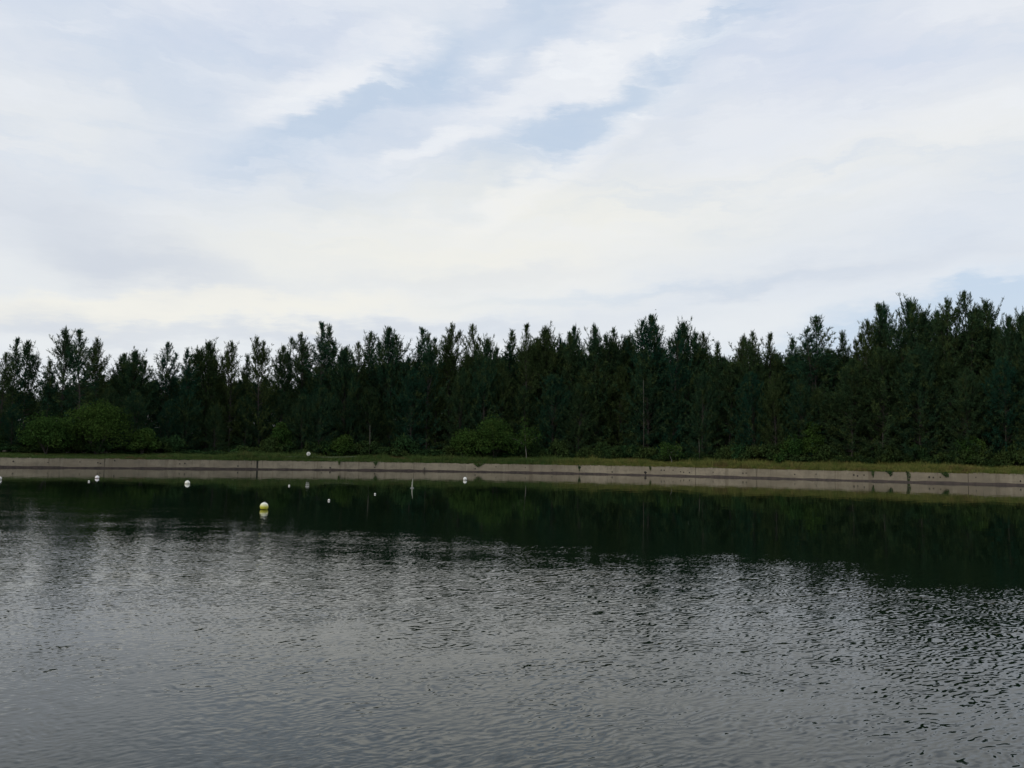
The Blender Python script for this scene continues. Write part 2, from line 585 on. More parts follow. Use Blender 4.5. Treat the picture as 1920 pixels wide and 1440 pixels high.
def wall_strip(name, x0, x1, yf, yb, z0, zf, mat, step=1.0):
    n = max(2, int((x1 - x0) / step) + 1)
    s = MB()
    for i in range(n):
        x = x0 + (x1 - x0) * i / (n - 1)
        zt = zf(x)
        s.v += [wp(x, yf, z0), wp(x, yf, zt), wp(x, yb, zt), wp(x, yb, z0)]
    for i in range(n - 1):
        a, c = 4 * i, 4 * i + 4
        for k in range(4):
            k2 = (k + 1) % 4
            s.f.append((a + k, c + k, c + k2, a + k2))
    s.f.append((0, 1, 2, 3))
    s.f.append(tuple(4 * (n - 1) + k for k in (3, 2, 1, 0)))
    return s.build(name, mat, wall)


joints = [wall_hit(px, 880).x for px in (195, 482, 776, 1086, 1304, 1418, 1702, 1815)]
left, right = [], []
x = joints[0]
while x > -150:
    x -= 27 + rnd.uniform(-1, 1)
    left.append(x)
x = joints[-1]
while x < 130:
    x += 17
    right.append(x)
joints = left[::-1] + joints + right
gapw = {round(wall_hit(482, 880).x, 2): .30, round(wall_hit(1702, 880).x, 2): .16}


def top_z(x):
    c = math.sin(x * 2.9) * math.sin(x * 1.7 + 2) * math.sin(x * .53)
    return WALL_H + .05 * math.sin(x * 1.3) * math.sin(x * .37 + 1) + .02 * math.sin(x * 4.1) - (.10 if c > .52 else 0)


for i in range(len(joints) - 1):
    ga = gapw.get(round(joints[i], 2), .07) / 2
    gb = gapw.get(round(joints[i + 1], 2), .07) / 2
    dyp = rnd.uniform(-.03, .03)
    wall_strip('wall_panel', joints[i] + ga, joints[i + 1] - gb, dyp, .30, -.4, lambda x, q=rnd.uniform(-.05, .04): top_z(x) + q, M_CONC, .45)
    if 0 < i:
        wall_strip('joint_filler', joints[i] - .22, joints[i] + .22, .10, .26, -.35, lambda x: WALL_H - .08, M_JOINT, .2)
# wet stained footing along the water line
fx = np.arange(joints[0], joints[-1], .8)
fz = {}


def foot_z(x):
    return .25 + .035 * math.sin(x * .9) + .03 * math.sin(x * 2.3 + 1) + .04 * math.sin(x * .21)


wall_strip('wet_footing', joints[0], joints[-1], -.16, -.05, -.4, foot_z, M_WET, .8)

holes = [(1240, 881.5, .13), (1245.5, 881.8, .13), (1276, 884.5, .11), (1282, 885.5, .12), (1293, 886, .13), (1262, 881.5, .10), (1393, 887.2, .12),
         (1399, 887, .10), (25, 865, .13), (183.5, 867.6, .11), (188.5, 868.8, .10), (215, 863.6, .13), (337, 869.6, .11), (346.5, 869, .14),
         (471, 869.5, .09), (1148, 885, .14), (1088, 876.5, .12), (1210, 885.5, .22), (1601, 890.5, .14), (1608, 892.3, .12), (1620, 890.8, .10),
         (1742.5, 894.6, .15), (1750, 895.4, .11), (1763, 894.8, .09), (1705.5, 894.5, .15), (1669.5, 892, .12), (1914, 902.2, .15), (1830, 895, .09),
         (702.5, 876.3, .12), (930, 875.2, .10), (891, 879, .13), (1035, 881, .1), (796, 877.5, .11), (446, 873.8, .14), (619, 877, .15),
         (603, 875.5, .08), (985, 877, .10), (90, 867, .08), (150, 866, .08), (1530, 889, .09), (1337, 885.5, .09), (1490, 889.5, .10)]
s = MB()
s.tube([(0, -.14, 0), (0, .10, 0)], [1, 1], 10)
hole_me = s.mesh('drain_pipe')
for (hx, hy, r) in holes:
    p = wall_hit(hx, hy)
    o = obj('drain_pipe', hole_me, M_PIPE, wall, (p.x, p.y - WY, p.z))
    o.scale = (r, .35, r)
# a dark T shaped outlet at the wall foot and a thin iron bar further left
s = MB()
p = wall_hit(1210, 888)
s.tube([(0, -.12, -.9), (0, -.12, .30)], [.07, .07], 8)
s.tube([(-.22, -.12, .32), (.22, -.12, .32)], [.10, .10], 8)
s.build('outlet_pipe', M_PIPE, wall, loc=(p.x, p.y - WY, p.z - .1))
p = wall_hit(795.5, 882)
s = MB()
s.tube([(0, -.25, -.9), (.02, -.22, .55)], [.045, .04], 6)
s.tube([(-.25, -.24, .25), (.22, -.24, .2)], [.035, .035], 6)
s.build('iron_bar', M_PIPE, wall, loc=(p.x, p.y - WY, p.z))

# ------------------------------------------------------------------ grass on the bank
rs = np.random.RandomState(3)


def vnoise(x, y, f, seed):
    """cheap value noise"""
    r = np.random.RandomState(seed)
    T = r.rand(256, 256)
    X, Y = x * f + 1000, y * f + 1000
    xi, yi = np.floor(X).astype(int), np.floor(Y).astype(int)
    fx_, fy_ = X - xi, Y - yi
    fx_ = fx_ * fx_ * (3 - 2 * fx_)
    fy_ = fy_ * fy_ * (3 - 2 * fy_)
    a, b_ = T[xi % 256, yi % 256], T[(xi + 1) % 256, yi % 256]
    c_, d_ = T[xi % 256, (yi + 1) % 256], T[(xi + 1) % 256, (yi + 1) % 256]
    return (a * (1 - fx_) + b_ * fx_) * (1 - fy_) + (c_ * (1 - fx_) + d_ * fx_) * fy_


def grass(name, n, xa, xb, offa, offb, hfun, wid, mat, label, lean=.35):
    x = rs.uniform(xa, xb, n)
    off = offa + (offb - offa) * rs.rand(n) ** 1.25
    y = shore(x) + off
    z = bank_z(off)
    h = hfun(x, off) * rs.uniform(.55, 1.2, n)
    k = h > .05
    x, off, y, z, h = x[k], off[k], y[k], z[k], h[k]
    n = len(x)
    ang = rs.uniform(0, math.pi, n)
    w = wid * rs.uniform(.6, 1.4, n)
    lx, ly = rs.normal(0, lean, n) * h, rs.normal(0, lean, n) * h
    bx, by = np.cos(ang) * w / 2, np.sin(ang) * w / 2
    V = np.zeros((n, 5, 3))
    V[:, 0] = np.stack([x - bx, y - by, z - .03], -1)
    V[:, 1] = np.stack([x + bx, y + by, z - .03], -1)
    V[:, 2] = np.stack([x + bx * .8 + lx * .35, y + by * .8 + ly * .35, z + h * .6], -1)
    V[:, 3] = np.stack([x - bx * .8 + lx * .35, y - by * .8 + ly * .35, z + h * .6], -1)
    V[:, 4] = np.stack([x + lx, y + ly, z + h], -1)
    i = np.arange(n)[:, None] * 5
    T = np.concatenate([i + np.array([[0, 1, 2]]), i + np.array([[0, 2, 3]]), i + np.array([[3, 2, 4]])], 0)
    return tag(obj(name, mesh_np(name, V.reshape(-1, 3), T), mat), label, 'grass', kind='stuff')


m, g, b = newmat('grass_blades')
geo = g.n('ShaderNodeNewGeometry')
P = geo.outputs['Position']
X, Y, Z = g.sep(P)
xr = wall_hit(1100, 870).x
dry = g.m('ADD', g.rng(X, xr - 22, xr + 10), g.m('MULTIPLY', g.m('SUBTRACT', g.noise(P, .12, 3, .6), .5), 1.6))
dry = g.m('MULTIPLY', g.rng(dry, .25, 1.1), 1.0)
n2 = g.noise(P, .9, 3, .6)
ga = g.mix(g.rng(n2, .3, .7), (.040, .082, .016, 1), (.068, .092, .022, 1))
gd = g.mix(g.rng(n2, .3, .7), (.082, .110, .020, 1), (.165, .155, .042, 1))
c = g.mix(dry, ga, gd)
brown = g.noise(P, .3, 3, .6)
c = g.mix(g.m('MULTIPLY', g.rng(brown, .56, .70), .6), c, (.11, .062, .030, 1))
g.put(b.inputs['Base Color'], c)
b.inputs['Roughness'].default_value = .8
b.inputs['Specular IOR Level'].default_value = .2
M_GRASS = m


def gh(x, off):
    p = vnoise(x, off, .25, 1) * .6 + vnoise(x, off, 1.1, 2) * .4
    left = 1 - np.clip((x + 72) / 22, 0, 1)             # the grass nearly vanishes by the big round bush
    return (.22 + 1.0 * p) * (1 - .75 * left) * np.clip(.5 + off * .45, 0, 1)


grass('grass', 190000, -105, 95, -.06, 8.5, gh, .055, M_GRASS, 'rough uncut grass on the bank above the concrete wall')

def tallw(x, off):
    p = vnoise(x, off, .45, 7)
    left = 1 - np.clip((x + 66) / 14, 0, 1)
    return np.where(p > .52, .85 + 1.6 * (p - .52), 0) * (1 - .9 * left)


grass('tall_weeds', 60000, -100, 95, .8, 8.5, tallw, .05, M_GRASS, 'taller seeding weeds standing in clumps above the bank grass', .22)

# weeds hanging over the wall top
hm = MB()


def hang(name, px, wpx, lpx, label):
    p = wall_hit(px, 885)
    sc = p.y / F
    W_, L_ = wpx * sc, lpx * sc
    n = int(160 * max(W_, .4))
    rr = random.Random(int(px * 7))
    mb = MB()
    for k in range(n):
        x = rr.gauss(0, W_ * .32)
        prof = math.exp(-(x / (W_ * .5)) ** 2)
        t = rr.random()
        z = -L_ * prof * t ** 1.1 + .12
        y = -.06 - rr.random() * .10 + (0.1 if z > 0 else 0)
        a = rr.uniform(0, math.pi)
        ln, w = rr.uniform(.12, .26), rr.uniform(.04, .08)
        vx, vy = math.cos(a) * w, math.sin(a) * w * .4
        mb.add([(x - vx, y - vy, z), (x + vx, y + vy, z + .01), (x + rr.gauss(0, .06), y - .05, z - ln)], [(0, 1, 2)])
    xx = p.x
    o = mb.build(name, M_SHRUB, loc=(xx, float(shore(xx)) - .02, WALL_H))
    return tag(o, label, 'plant', 'weeds hanging over the wall top')


hang('hanging_weed', 1703, 8, 20, 'darkest long trailing weed reaching the wall foot, below the pair of tall trees at right')
hang('hanging_weed', 1775, 20, 9, 'broad fringe of green weed draping over the wall edge near the right side')
hang('hanging_weed', 897, 16, 7, 'short weed tuft over the wall edge below the dark broadleaf bush')
hang('hanging_weed', 1086, 4, 13, 'narrow trailing weed over the wall top, right of the white-stemmed sapling')
hang('hanging_weed', 1219, 4, 8, 'small weed tuft on the wall top above the dark outlet pipe')
hang('hanging_weed', 1670, 14, 8, 'ragged weed fringe just left of the longest trailing weed')
hang('hanging_weed', 1636, 5, 15, 'thin dark trailing weed on the wall, second left of the longest one')
hang('hanging_weed', 704, 6, 8, 'tiny weed tuft on the wall top between the round white sign and the stake')
hang('hanging_weed', 636, 4, 8, 'thin weed strand on the wall top just right of the round white sign')

# ------------------------------------------------------------------ casuarina trees
def unit(a):
    return a / np.maximum(np.linalg.norm(a, axis=-1, keepdims=True), 1e-6)


def casuarina(seed, H=22.0, R=3.0, dense=1.0, leaders=2, low=.04, fine=1.0):
    r = np.random.RandomState(seed)
    axes = []      # (base point, top point, crown-bottom t, radius scale, number of branches)
    wob = r.normal(0, .12, (6, 2)).cumsum(0)
    main_top = np.array([wob[-1, 0], wob[-1, 1], H])
    axes.append((np.array([0, 0, 0.0]), main_top, low, 1.0, int(250 * dense)))
    for k in range(leaders):
        a = r.uniform(0, 2 * math.pi)
        z0 = H * r.uniform(.42, .62)
        z1 = H * r.uniform(.80, .97)
        d = R * r.uniform(.30, .55)
        axes.append((np.array([0, 0, z0]), np.array([math.cos(a) * d, math.sin(a) * d, z1]), .25, .50, int(70 * dense)))
    SV, WV, WF = [], MB(), None
    for ai, (b0, b1, tl, rs_, nb_) in enumerate(axes):
        L = np.linalg.norm(b1 - b0)
        # stem
        n = 9
        pts = []
        for i in range(n):
            t = i / (n - 1)
            bend = np.array([math.sin(t * 5 + seed), math.cos(t * 4 + seed), 0]) * .18 * math.sin(t * math.pi)
            pts.append(b0 + (b1 - b0) * t + bend)
        if ai > 0:                       # side leaders curve up out of the trunk
            for i in range(n):
                t = i / (n - 1)
                q = b0 + (b1 - b0) * t
                q[:2] = b0[:2] + (b1[:2] - b0[:2]) * (t ** .55)
                pts[i] = q
        rad0 = .20 * (H / 22) if ai == 0 else .08
        WV.tube(pts, [rad0 * (1 - .93 * (i / (n - 1))) + .012 for i in range(n)], 7 if ai == 0 else 5, False)
        pts = np.array(pts)
        for bi in range(nb_):
            u = r.rand()
            t = tl + (1 - tl) * (1 - (1 - u) ** 1.15) * .985
            fi = t * (n - 1)
            i0 = min(int(fi), n - 2)
            p0 = pts[i0] + (pts[i0 + 1] - pts[i0]) * (fi - i0)
            tt = 1 - t
            # radius profile: narrow spire, shoulders, slightly drawn in at the bottom
            prof = R * rs_ * min(1.0, (tt / .50)) ** .80 * (1.0 if t > .25 else .75 + t) + .22
            ln = prof * r.uniform(.6, 1.25) * (1.35 if r.rand() < .10 else 1)
            a = r.uniform(0, 2 * math.pi)
            el0 = rad(8 + 58 * t ** 1.5 + r.normal(0, 9))
            d0 = np.array([math.cos(a) * math.cos(el0), math.sin(a) * math.cos(el0), math.sin(el0)])
            up = .22 + .5 * t
            m_ = 4
            bp_ = []
            for i in range(m_):
                s = i / (m_ - 1)
                bp_.append(p0 + d0 * ln * s + np.array([0, 0, up * ln * s * s * .55]))
            bp_ = np.array(bp_)
            WV.tube(bp_, [.022 * (1 + ln * .3), .015, .009, .004], 3, False)
            # branchlets
            nt_ = max(4, int((5 + ln * 4.6) * fine))
            s = r.uniform(.12, 1.0, nt_) ** .75
            fi = s * (m_ - 1)
            i0 = np.minimum(fi.astype(int), m_ - 2)
            q0 = bp_[i0] + (bp_[i0 + 1] - bp_[i0]) * (fi - i0)[:, None]
            bd = unit(bp_[-1] - bp_[-2])
            td = unit(bd * .9 + r.normal(0, .55, (nt_, 3)) + np.array([0, 0, .25 * t - .05]))
            tln = r.uniform(.35, .85, nt_) * (1 - .25 * t)
            # sprays on each branchlet
            ns = int(9 * (1 if fine == 1 else 1.2))
            v = r.uniform(0, 1, (nt_, ns))
            o_ = q0[:, None] + td[:, None] * (tln[:, None] * v)[..., None]
            sdn = td[:, None] * .8 + r.normal(0, .42, (nt_, ns, 3)) + np.array([0, 0, .42 * t - .38])
            sdn = unit(sdn)
            sdn = unit(sdn + np.array([0, 0, 1.15 * max(t - .6, 0) / .4]))
            sl = r.uniform(.16, .42, (nt_, ns, 1)) * (1.0 + .55 * max(t - .6, 0))
            sw = r.uniform(.026, .058, (nt_, ns, 1)) * (1.40 - .82 * t)
            side = unit(np.cross(sdn, r.normal(0, 1, (nt_, ns, 3))))
            A = o_ - side * sw
            B = o_ + side * sw
            C_ = o_ + sdn * sl
            SV.append(np.stack([A, B, C_], 2).reshape(-1, 3))
    V = np.concatenate(SV)
    T = np.arange(len(V)).reshape(-1, 3)
    return mesh_np('casuarina_crown', V, T), WV.mesh('casuarina_trunk')


VARS = {}
for i in range(5):
    VARS['d%d' % i] = casuarina(10 + i, R=5.2 + .3 * (i % 3), dense=1.15, leaders=1 + i % 3)
for i in range(4):
    VARS['s%d' % i] = casuarina(30 + i, R=4.4, dense=.55, leaders=2 + i % 2)
for i in range(2):
    VARS['n%d' % i] = casuarina(50 + i, R=3.3, dense=.75, leaders=i)
for k, (cm, tm) in VARS.items():
    cm.materials.append(M_NEEDLE)
    tm.materials.append(M_BARK)
tr = random.Random(11)


def plant_tree(var, px, pytop, off, wscale, label, group, base_px=None, cat='tree', name='casuarina_tree'):
    y = 150.0
    for _ in range(8):
        p = at_depth(px, pytop, y)
        y = float(shore(p.x)) + off
    p = at_depth(px, pytop + 5, y)
    gz = ground_at(p.x, p.y)
    h = p.z - gz
    cm, tm = VARS[var]
    e = empty(name, (p.x, p.y, gz - .05), label, cat, group)
    e.rotation_euler = (tr.gauss(0, .022), tr.gauss(0, .022), tr.uniform(0, 6.28))
    sz = (h + .05) / 22.0
    e.scale = (sz * wscale, sz * wscale, sz)
    obj('trunk', tm, None, e)
    obj('crown', cm, None, e)
    return e


NAMED = [
    (5, 660, 's0', .9, 'half-cut casuarina top at the very left edge of the photo'),
    (31, 634, 'n0', .9, 'left spire of the three-pointed casuarina group at the far left'),
    (56, 640, 's1', .9, 'right, broader crown of the three-pointed casuarina group at the far left'),
    (93, 674, 'n1', .9, 'short wispy casuarina between the three-pointed group and the tall open pair at left'),
    (129, 617, 's2', .95, 'tall open casuarina with sky showing through, left half of the tallest pair at left'),
    (160, 620, 'n0', 1.1, 'tall narrow casuarina, right half of the tallest pair at left'),
    (191, 636, 's3', .8, 'sparse casuarina just right of the tallest pair at left'),
    (232, 665, 'd0', .8, 'low shoulder of dense casuarina left of the dark solid crown'),
    (252, 660, 'd1', .9, 'dark solid conical casuarina with no sky showing through, behind the small round bush'),
    (308, 641, 's0', .9, 'feathery rounded casuarina standing alone against the sky right of the dark solid crown'),
    (352, 653, 'n1', .9, 'thin short casuarina spire between two feathery crowns at left'),
    (395, 643, 'd2', .8, 'pointed dark casuarina with leaning tip, left of a very sparse crown'),
    (414, 656, 'n0', .8, 'small spire clinging to the right side of the pointed dark casuarina'),
    (438, 642, 's1', .8, 'very sparse casuarina whose bare twigs stand out against the sky at left'),
    (465, 664, 'n1', .8, 'low thin casuarina tip above the wide black wall joint'),
    (495, 633, 's2', .8, 'sparse pale casuarina top directly above the yellow buoy'),
    (533, 652, 'd3', .8, 'low brownish dense casuarina between the yellow buoy and the round white sign'),
    (571, 626, 's3', .95, 'open casuarina above the round white sign with a bright gap of sky under it'),
    (606, 606, 'n0', 1.0, 'tallest slender casuarina spire right of the round white sign'),
    (624, 611, 'n1', .9, 'twin narrow spire touching the right side of the tallest slender one'),
    (650, 652, 'd4', .7, 'low rounded casuarina in the dip right of the tall twin spires'),
    (675, 642, 's0', .7, 'loose short casuarina at the left foot of two rounded crowns'),
    (697, 624, 's1', .9, 'left of two rounded medium crowns between the sign and the stake'),
    (735, 617, 'd0', .8, 'right of two rounded medium crowns, just left of the leaning stake'),
    (785, 615, 'n0', 1.0, 'narrow pointed casuarina directly above the leaning white stake'),
    (805, 626, 's2', .75, 'pale thin-leaved casuarina leaning on the narrow one above the stake'),
    (846, 610, 's3', .85, 'oval casuarina crown above and left of the black-banded buoy'),
    (890, 609, 's0', .8, 'casuarina with a forked double tip above the black-banded buoy'),
    (915, 638, 'd1', .7, 'low brownish casuarina behind the dark broadleaf bush in the middle'),
    (963, 619, 'n1', 1.0, 'dark casuarina tip left of the needle-thin spire in the middle'),
    (990, 608, 'n0', .8, 'needle-thin spire directly above the white-stemmed sapling'),
    (1021, 617, 'd2', .85, 'dense broad casuarina just right of the needle-thin spire'),
    (1045, 635, 's1', .7, 'small casuarina tip filling the dip right of the dense broad one'),
    (1067, 625, 'n1', .8, 'left half of the pointed pair right of the middle of the photo'),
    (1081, 615, 'd3', .65, 'right, darker half of the pointed pair right of the middle of the photo'),
    (1118, 611, 's2', .85, 'casuarina with long bare whip-like tip between the pointed pair and the tallest middle tree'),
    (1141, 619, 's3', .8, 'palest, thinnest casuarina with sky speckles, left of the tallest middle tree'),
    (1174, 632, 'd4', .7, 'low bushy casuarina at the left foot of the tallest middle tree'),
    (1211, 597, 'd0', .75, 'tallest middle casuarina with ragged dark crown under the tiny flying bird'),
    (1237, 611, 'n0', .8, 'thin side spire just right of the tallest middle casuarina'),
    (1261, 618, 's0', .75, 'open casuarina directly above the small crooked sapling'),
    (1286, 608, 'd1', .75, 'tall brown-green casuarina right of the small crooked sapling'),
    (1323, 626, 's1', .7, 'casuarina ending in two bare arching twigs, right of the tall brown-green one'),
    (1345, 642, 'n1', .9, 'short casuarina at the start of the dip before the open crowns'),
    (1380, 631, 's2', .85, 'open casuarina with sky gaps down its trunk, left of the flat-topped one'),
    (1413, 623, 's3', .8, 'flat-topped casuarina with upright twigs above the brightest grass'),
    (1441, 625, 'n0', .9, 'dark casuarina tip above the tiny round shrub on the grass'),
    (1484, 633, 'n1', 1.0, 'low casuarina shoulder left of the big candelabra crown'),
    (1530, 596, 's0', 1.15, 'big candelabra-shaped casuarina with many upright tips and sky gaps'),
    (1590, 619, 'n1', .9, 'small separate casuarina in the notch right of the candelabra crown'),
    (1632, 604, 's1', .8, 'left outer crown of the tall right-hand cluster, its layered limbs open to the sky'),
    (1653, 571, 'n0', 1.0, 'left upright spire of the open twin at right'),
    (1679, 571, 's2', .75, 'right upright spire of the open twin at right'),
    (1704, 566, 'd2', .8, 'dense conical casuarina just right of the open twin spires'),
    (1750, 583, 'd3', .65, 'pointed casuarina on the left flank of the tallest tree of all'),
    (1781, 562, 's3', .85, 'broad left head of the tallest tree group near the right edge'),
    (1815, 547, 's0', .95, 'tallest casuarina of all, near the right edge of the photo'),
    (1854, 569, 'd4', .7, 'dark casuarina on the right flank of the tallest tree of all'),
    (1885, 597, 'd0', .7, 'low flat casuarina between the tallest group and the right edge'),
    (1916, 590, 'd1', .7, 'casuarina cut by the right edge of the photo'),
]
for i, (px, py, var, ws, lab) in enumerate(NAMED):
    plant_tree(var, px, py, 13 + (i * 7 % 5) * 2.2, ws, lab, 'casuarina trees of the front skyline')

SOLX = [-200, 0, 60, 250, 300, 420, 560, 600, 750, 900, 1000, 1200, 1330, 1400, 1450, 1600, 1700, 1760, 1850, 1920, 2100]
SOLY = [705, 706, 712, 690, 706, 694, 708, 680, 668, 660, 647, 645, 654, 678, 660, 652, 636, 632, 612, 624, 610]
fill_label = 'dark green casuarina packed into the shaded mass below the treetops'
fg = 'casuarina trees packed below the skyline'
px = -150.0
while px < 2080:
    top = np.interp(px, SOLX, SOLY)
    plant_tree('d%d' % tr.randrange(5), px, top + 12 + tr.uniform(-4, 75), tr.uniform(8.0, 14.0), tr.uniform(.75, 1.1), fill_label, fg)
    px += tr.uniform(30, 60)
px = -170.0
while px < 2100:
    top = np.interp(px, SOLX, SOLY)
    plant_tree('d%d' % tr.randrange(5), px, top + tr.uniform(-2, 22), tr.uniform(24, 32), tr.uniform(.95, 1.2), fill_label, fg)
    px += tr.uniform(26, 38)
px = -190.0
while px < 2120:
    top = np.interp(px, SOLX, SOLY)
    plant_tree('d%d' % tr.randrange(5), px, top + tr.uniform(4, 30), tr.uniform(40, 52), tr.uniform(1.1, 1.35), fill_label, fg)
    px += tr.uniform(34, 46)


# ------------------------------------------------------------------ broadleaf trees, shrubs, saplings
def leafcloud(seed, rx, rz, nl, nleaf, leaf, lobe=.42, flat=.75):
    """crown of lobes: leaf faces spread through lobes set over an ellipsoid; origin at ground, crown centre at z = rz"""
    r = np.random.RandomState(seed)
    out = []
    for i in range(nl):
        d = unit(r.normal(0, 1, 3))
        d[2] = abs(d[2]) * 1.35 - .55
        k = r.uniform(.35, .88)
        c = np.array([d[0] * rx * k, d[1] * rx * k, rz * (.95 + d[2] * k)])
        lr = rx * lobe * r.uniform(.55, 1.15)
        q = unit(r.normal(0, 1, (nleaf, 3))) * (r.uniform(.55, 1.05, (nleaf, 1)) ** .6) * lr
        q[:, 2] *= flat * min(1.0, rz / rx + .2)
        o = c + q
        o[:, 2] = np.maximum(o[:, 2], .12)
        a = unit(r.normal(0, 1, (nleaf, 3)) + np.array([0, 0, -.25]))
        b_ = unit(np.cross(a, r.normal(0, 1, (nleaf, 3))))
        s = leaf * r.uniform(.6, 1.3, (nleaf, 1))
        out.append(np.stack([o, o + a * s * .5 + b_ * s * .32, o + a * s, o + a * s * .5 - b_ * s * .32], 1).reshape(-1, 3))
    V = np.concatenate(out)
    return mesh_np('leaf_crown', V, np.arange(len(V)).reshape(-1, 4))


def stems(seed, rx, rz, n=6, r0=.10):
    rr = random.Random(seed)
    mb = MB()
    for i in range(n):
        a = rr.uniform(0, 6.28)
        k = rr.uniform(.3, .8)
        mb.tube([(0, 0, -.1), (math.cos(a) * rx * .2, math.sin(a) * rx * .2, rz * .5),
                 (math.cos(a) * rx * k, math.sin(a) * rx * k, rz * rr.uniform(1.0, 1.5))], [r0, r0 * .6, r0 * .15], 6, False)
    return mb.mesh('stems')


def place_bush(name, px, pytop, off, hwpx, label, group=None, cat='bush', crown=None, stem=None, mat=None, cref=None):
    y = 150.0
    for _ in range(8):
        p = at_depth(px, pytop, y)
        y = float(shore(p.x)) + off
    p = at_depth(px, pytop, y)
    gz = ground_at(p.x, p.y)
    h = p.z - gz
    rx = hwpx * y / F
    e = empty(name, (p.x, p.y, gz - .05), label, cat, group)
    if crown is None:
        cm = leafcloud(int(px * 3 + 1), rx, h * .52, int(34 + rx * 5), 170, .30)
        sm = stems(int(px), rx, h * .45)
        obj('stems', sm, M_BARK, e)
        obj('crown', cm, mat or M_LEAF, e)
    else:
        e.scale = (rx / cref[0], rx / cref[0], h / cref[1])
        e.rotation_euler = (0, 0, tr.uniform(0, 6.28))
        obj('stems', stem, M_BARK, e)
        obj('crown', crown, mat or M_SHRUB, e)
    return e


place_bush('broadleaf_tree', 186, 741, 6.5, 62, 'big dome-shaped green broadleaf tree by the wall at left', cat='tree')
place_bush('broadleaf_tree', 92, 770, 5.5, 50, 'lower spreading broadleaf tree leaning out left of the big green dome', cat='tree')
place_bush('broadleaf_bush', 268, 799, 5.0, 26, 'small round bush right of the big green dome-shaped tree')
place_bush('broadleaf_bush', 928, 775, 6.0, 44, 'dark broadleaf bush crowding the wall left of the white-stemmed sapling')
place_bush('broadleaf_bush', 872, 800, 5.5, 30, 'low olive bush at the left foot of the dark broadleaf bush')
place_bush('broadleaf_bush', 1523, 778, 8.0, 24, 'mid-green rounded bush rising right of the tiny round shrub')
place_bush('broadleaf_bush', 1488, 808, 7.5, 26, 'low green bush directly behind the tiny round shrub')
place_bush('broadleaf_bush', 1818, 812, 8.0, 26, 'yellowish low bush at the foot of the tallest tree')
place_bush('broadleaf_bush', 640, 812, 7.0, 28, 'low dark bush behind the grass right of the round white sign')
place_bush('broadleaf_bush', 528, 786, 8.5, 20, 'upright yellow-green bush between the wide wall joint and the round white sign')

SH = [(leafcloud(400 + i, 2.0, 1.3, 26, 110, .26), stems(i, 2.0, 1.0, 5, .05)) for i in range(4)]
for c_, s_ in SH:
    c_.materials.append(M_SHRUB)
    s_.materials.append(M_BARK)
for (pxs, ofs, dyt, stp) in ((-90.0, 8.0, 0, 1.0), (-110.0, 20.0, -14, 1.5), (-130.0, 58.0, -20, 1.5)):
  px = pxs
  while px < 2060:
    i = tr.randrange(4)
    place_bush('shrub', px, 845 + dyt + (px - 0) * .008 + tr.uniform(-34, 2), ofs + tr.uniform(-.8, 1.0), tr.uniform(18, 32) * stp,
               'low dark shrub in the undergrowth along the foot of the trees', 'undergrowth shrubs', 'shrub', SH[i][0], SH[i][1], None, (2.0, 2.3))
    px += tr.uniform(20, 32) * stp


def sapling(px, pytop, pyb, off, hw, label, lean, seed, leafn, bare=False):
    y = 150.0
    for _ in range(8):
        p = at_depth(px, pytop, y)
        y = float(shore(p.x)) + off
    p = at_depth(px, pytop, y)
    gz = ground_at(p.x, p.y)
    h = p.z - gz
    rx = hw * y / F
    e = empty('sapling' if not bare else 'bare_trunk', (p.x + lean * .4, p.y, gz - .05), label, 'tree')
    r = random.Random(seed)
    mb = MB()
    if bare:
        mb.tube([(0, 0, 0), (.05, 0, h * .5), (-.05, .1, h)], [.09, .075, .05], 7)
        for k in range(6):
            a, z = r.uniform(0, 6.28), h * r.uniform(.4, .95)
            mb.tube([(0, 0, z), (math.cos(a) * .5, math.sin(a) * .5, z + .35)], [.025, .008], 4)
        mb.build('trunk', M_DULL, e, True)
        return e
    zf = h * .38
    mb.tube([(0, 0, 0), (-lean * .05, 0, zf * .5), (-lean * .5, 0, zf)], [.085, .07, .055], 8)
    tips = []
    for k in range(11):
        a = r.uniform(0, 6.28)
        rr = rx * r.uniform(.25, 1.0)
        t = (-lean * .6 + math.cos(a) * rr, math.sin(a) * rr, h * r.uniform(.5, .96) - .15 * h * (rr / rx))
        mid = (-lean * .5 + (t[0] + lean * .5) * .4, t[1] * .4, zf + (t[2] - zf) * .6)
        mb.tube([(-lean * .5, 0, zf - .05), mid, t], [.04, .025, .008], 5, False)
        tips += [t, mid]
    mb.build('trunk', M_PALE, e, True)
    rs2 = np.random.RandomState(seed)
    out = []
    for t in tips:
        n = leafn
        o = np.array(t) + rs2.normal(0, .22 * rx * .6 + .1, (n, 3))
        a = unit(rs2.normal(0, 1, (n, 3)) + np.array([0, 0, -.3]))
        b_ = unit(np.cross(a, rs2.normal(0, 1, (n, 3))))
        s = .27 * rs2.uniform(.6, 1.3, (n, 1))
        out.append(np.stack([o, o + a * s * .5 + b_ * s * .35, o + a * s, o + a * s * .5 - b_ * s * .35], 1).reshape(-1, 3))
    V = np.concatenate(out)
    obj('crown', mesh_np('sapling_crown', V, np.arange(len(V)).reshape(-1, 4)), M_LEAF, e)
    return e


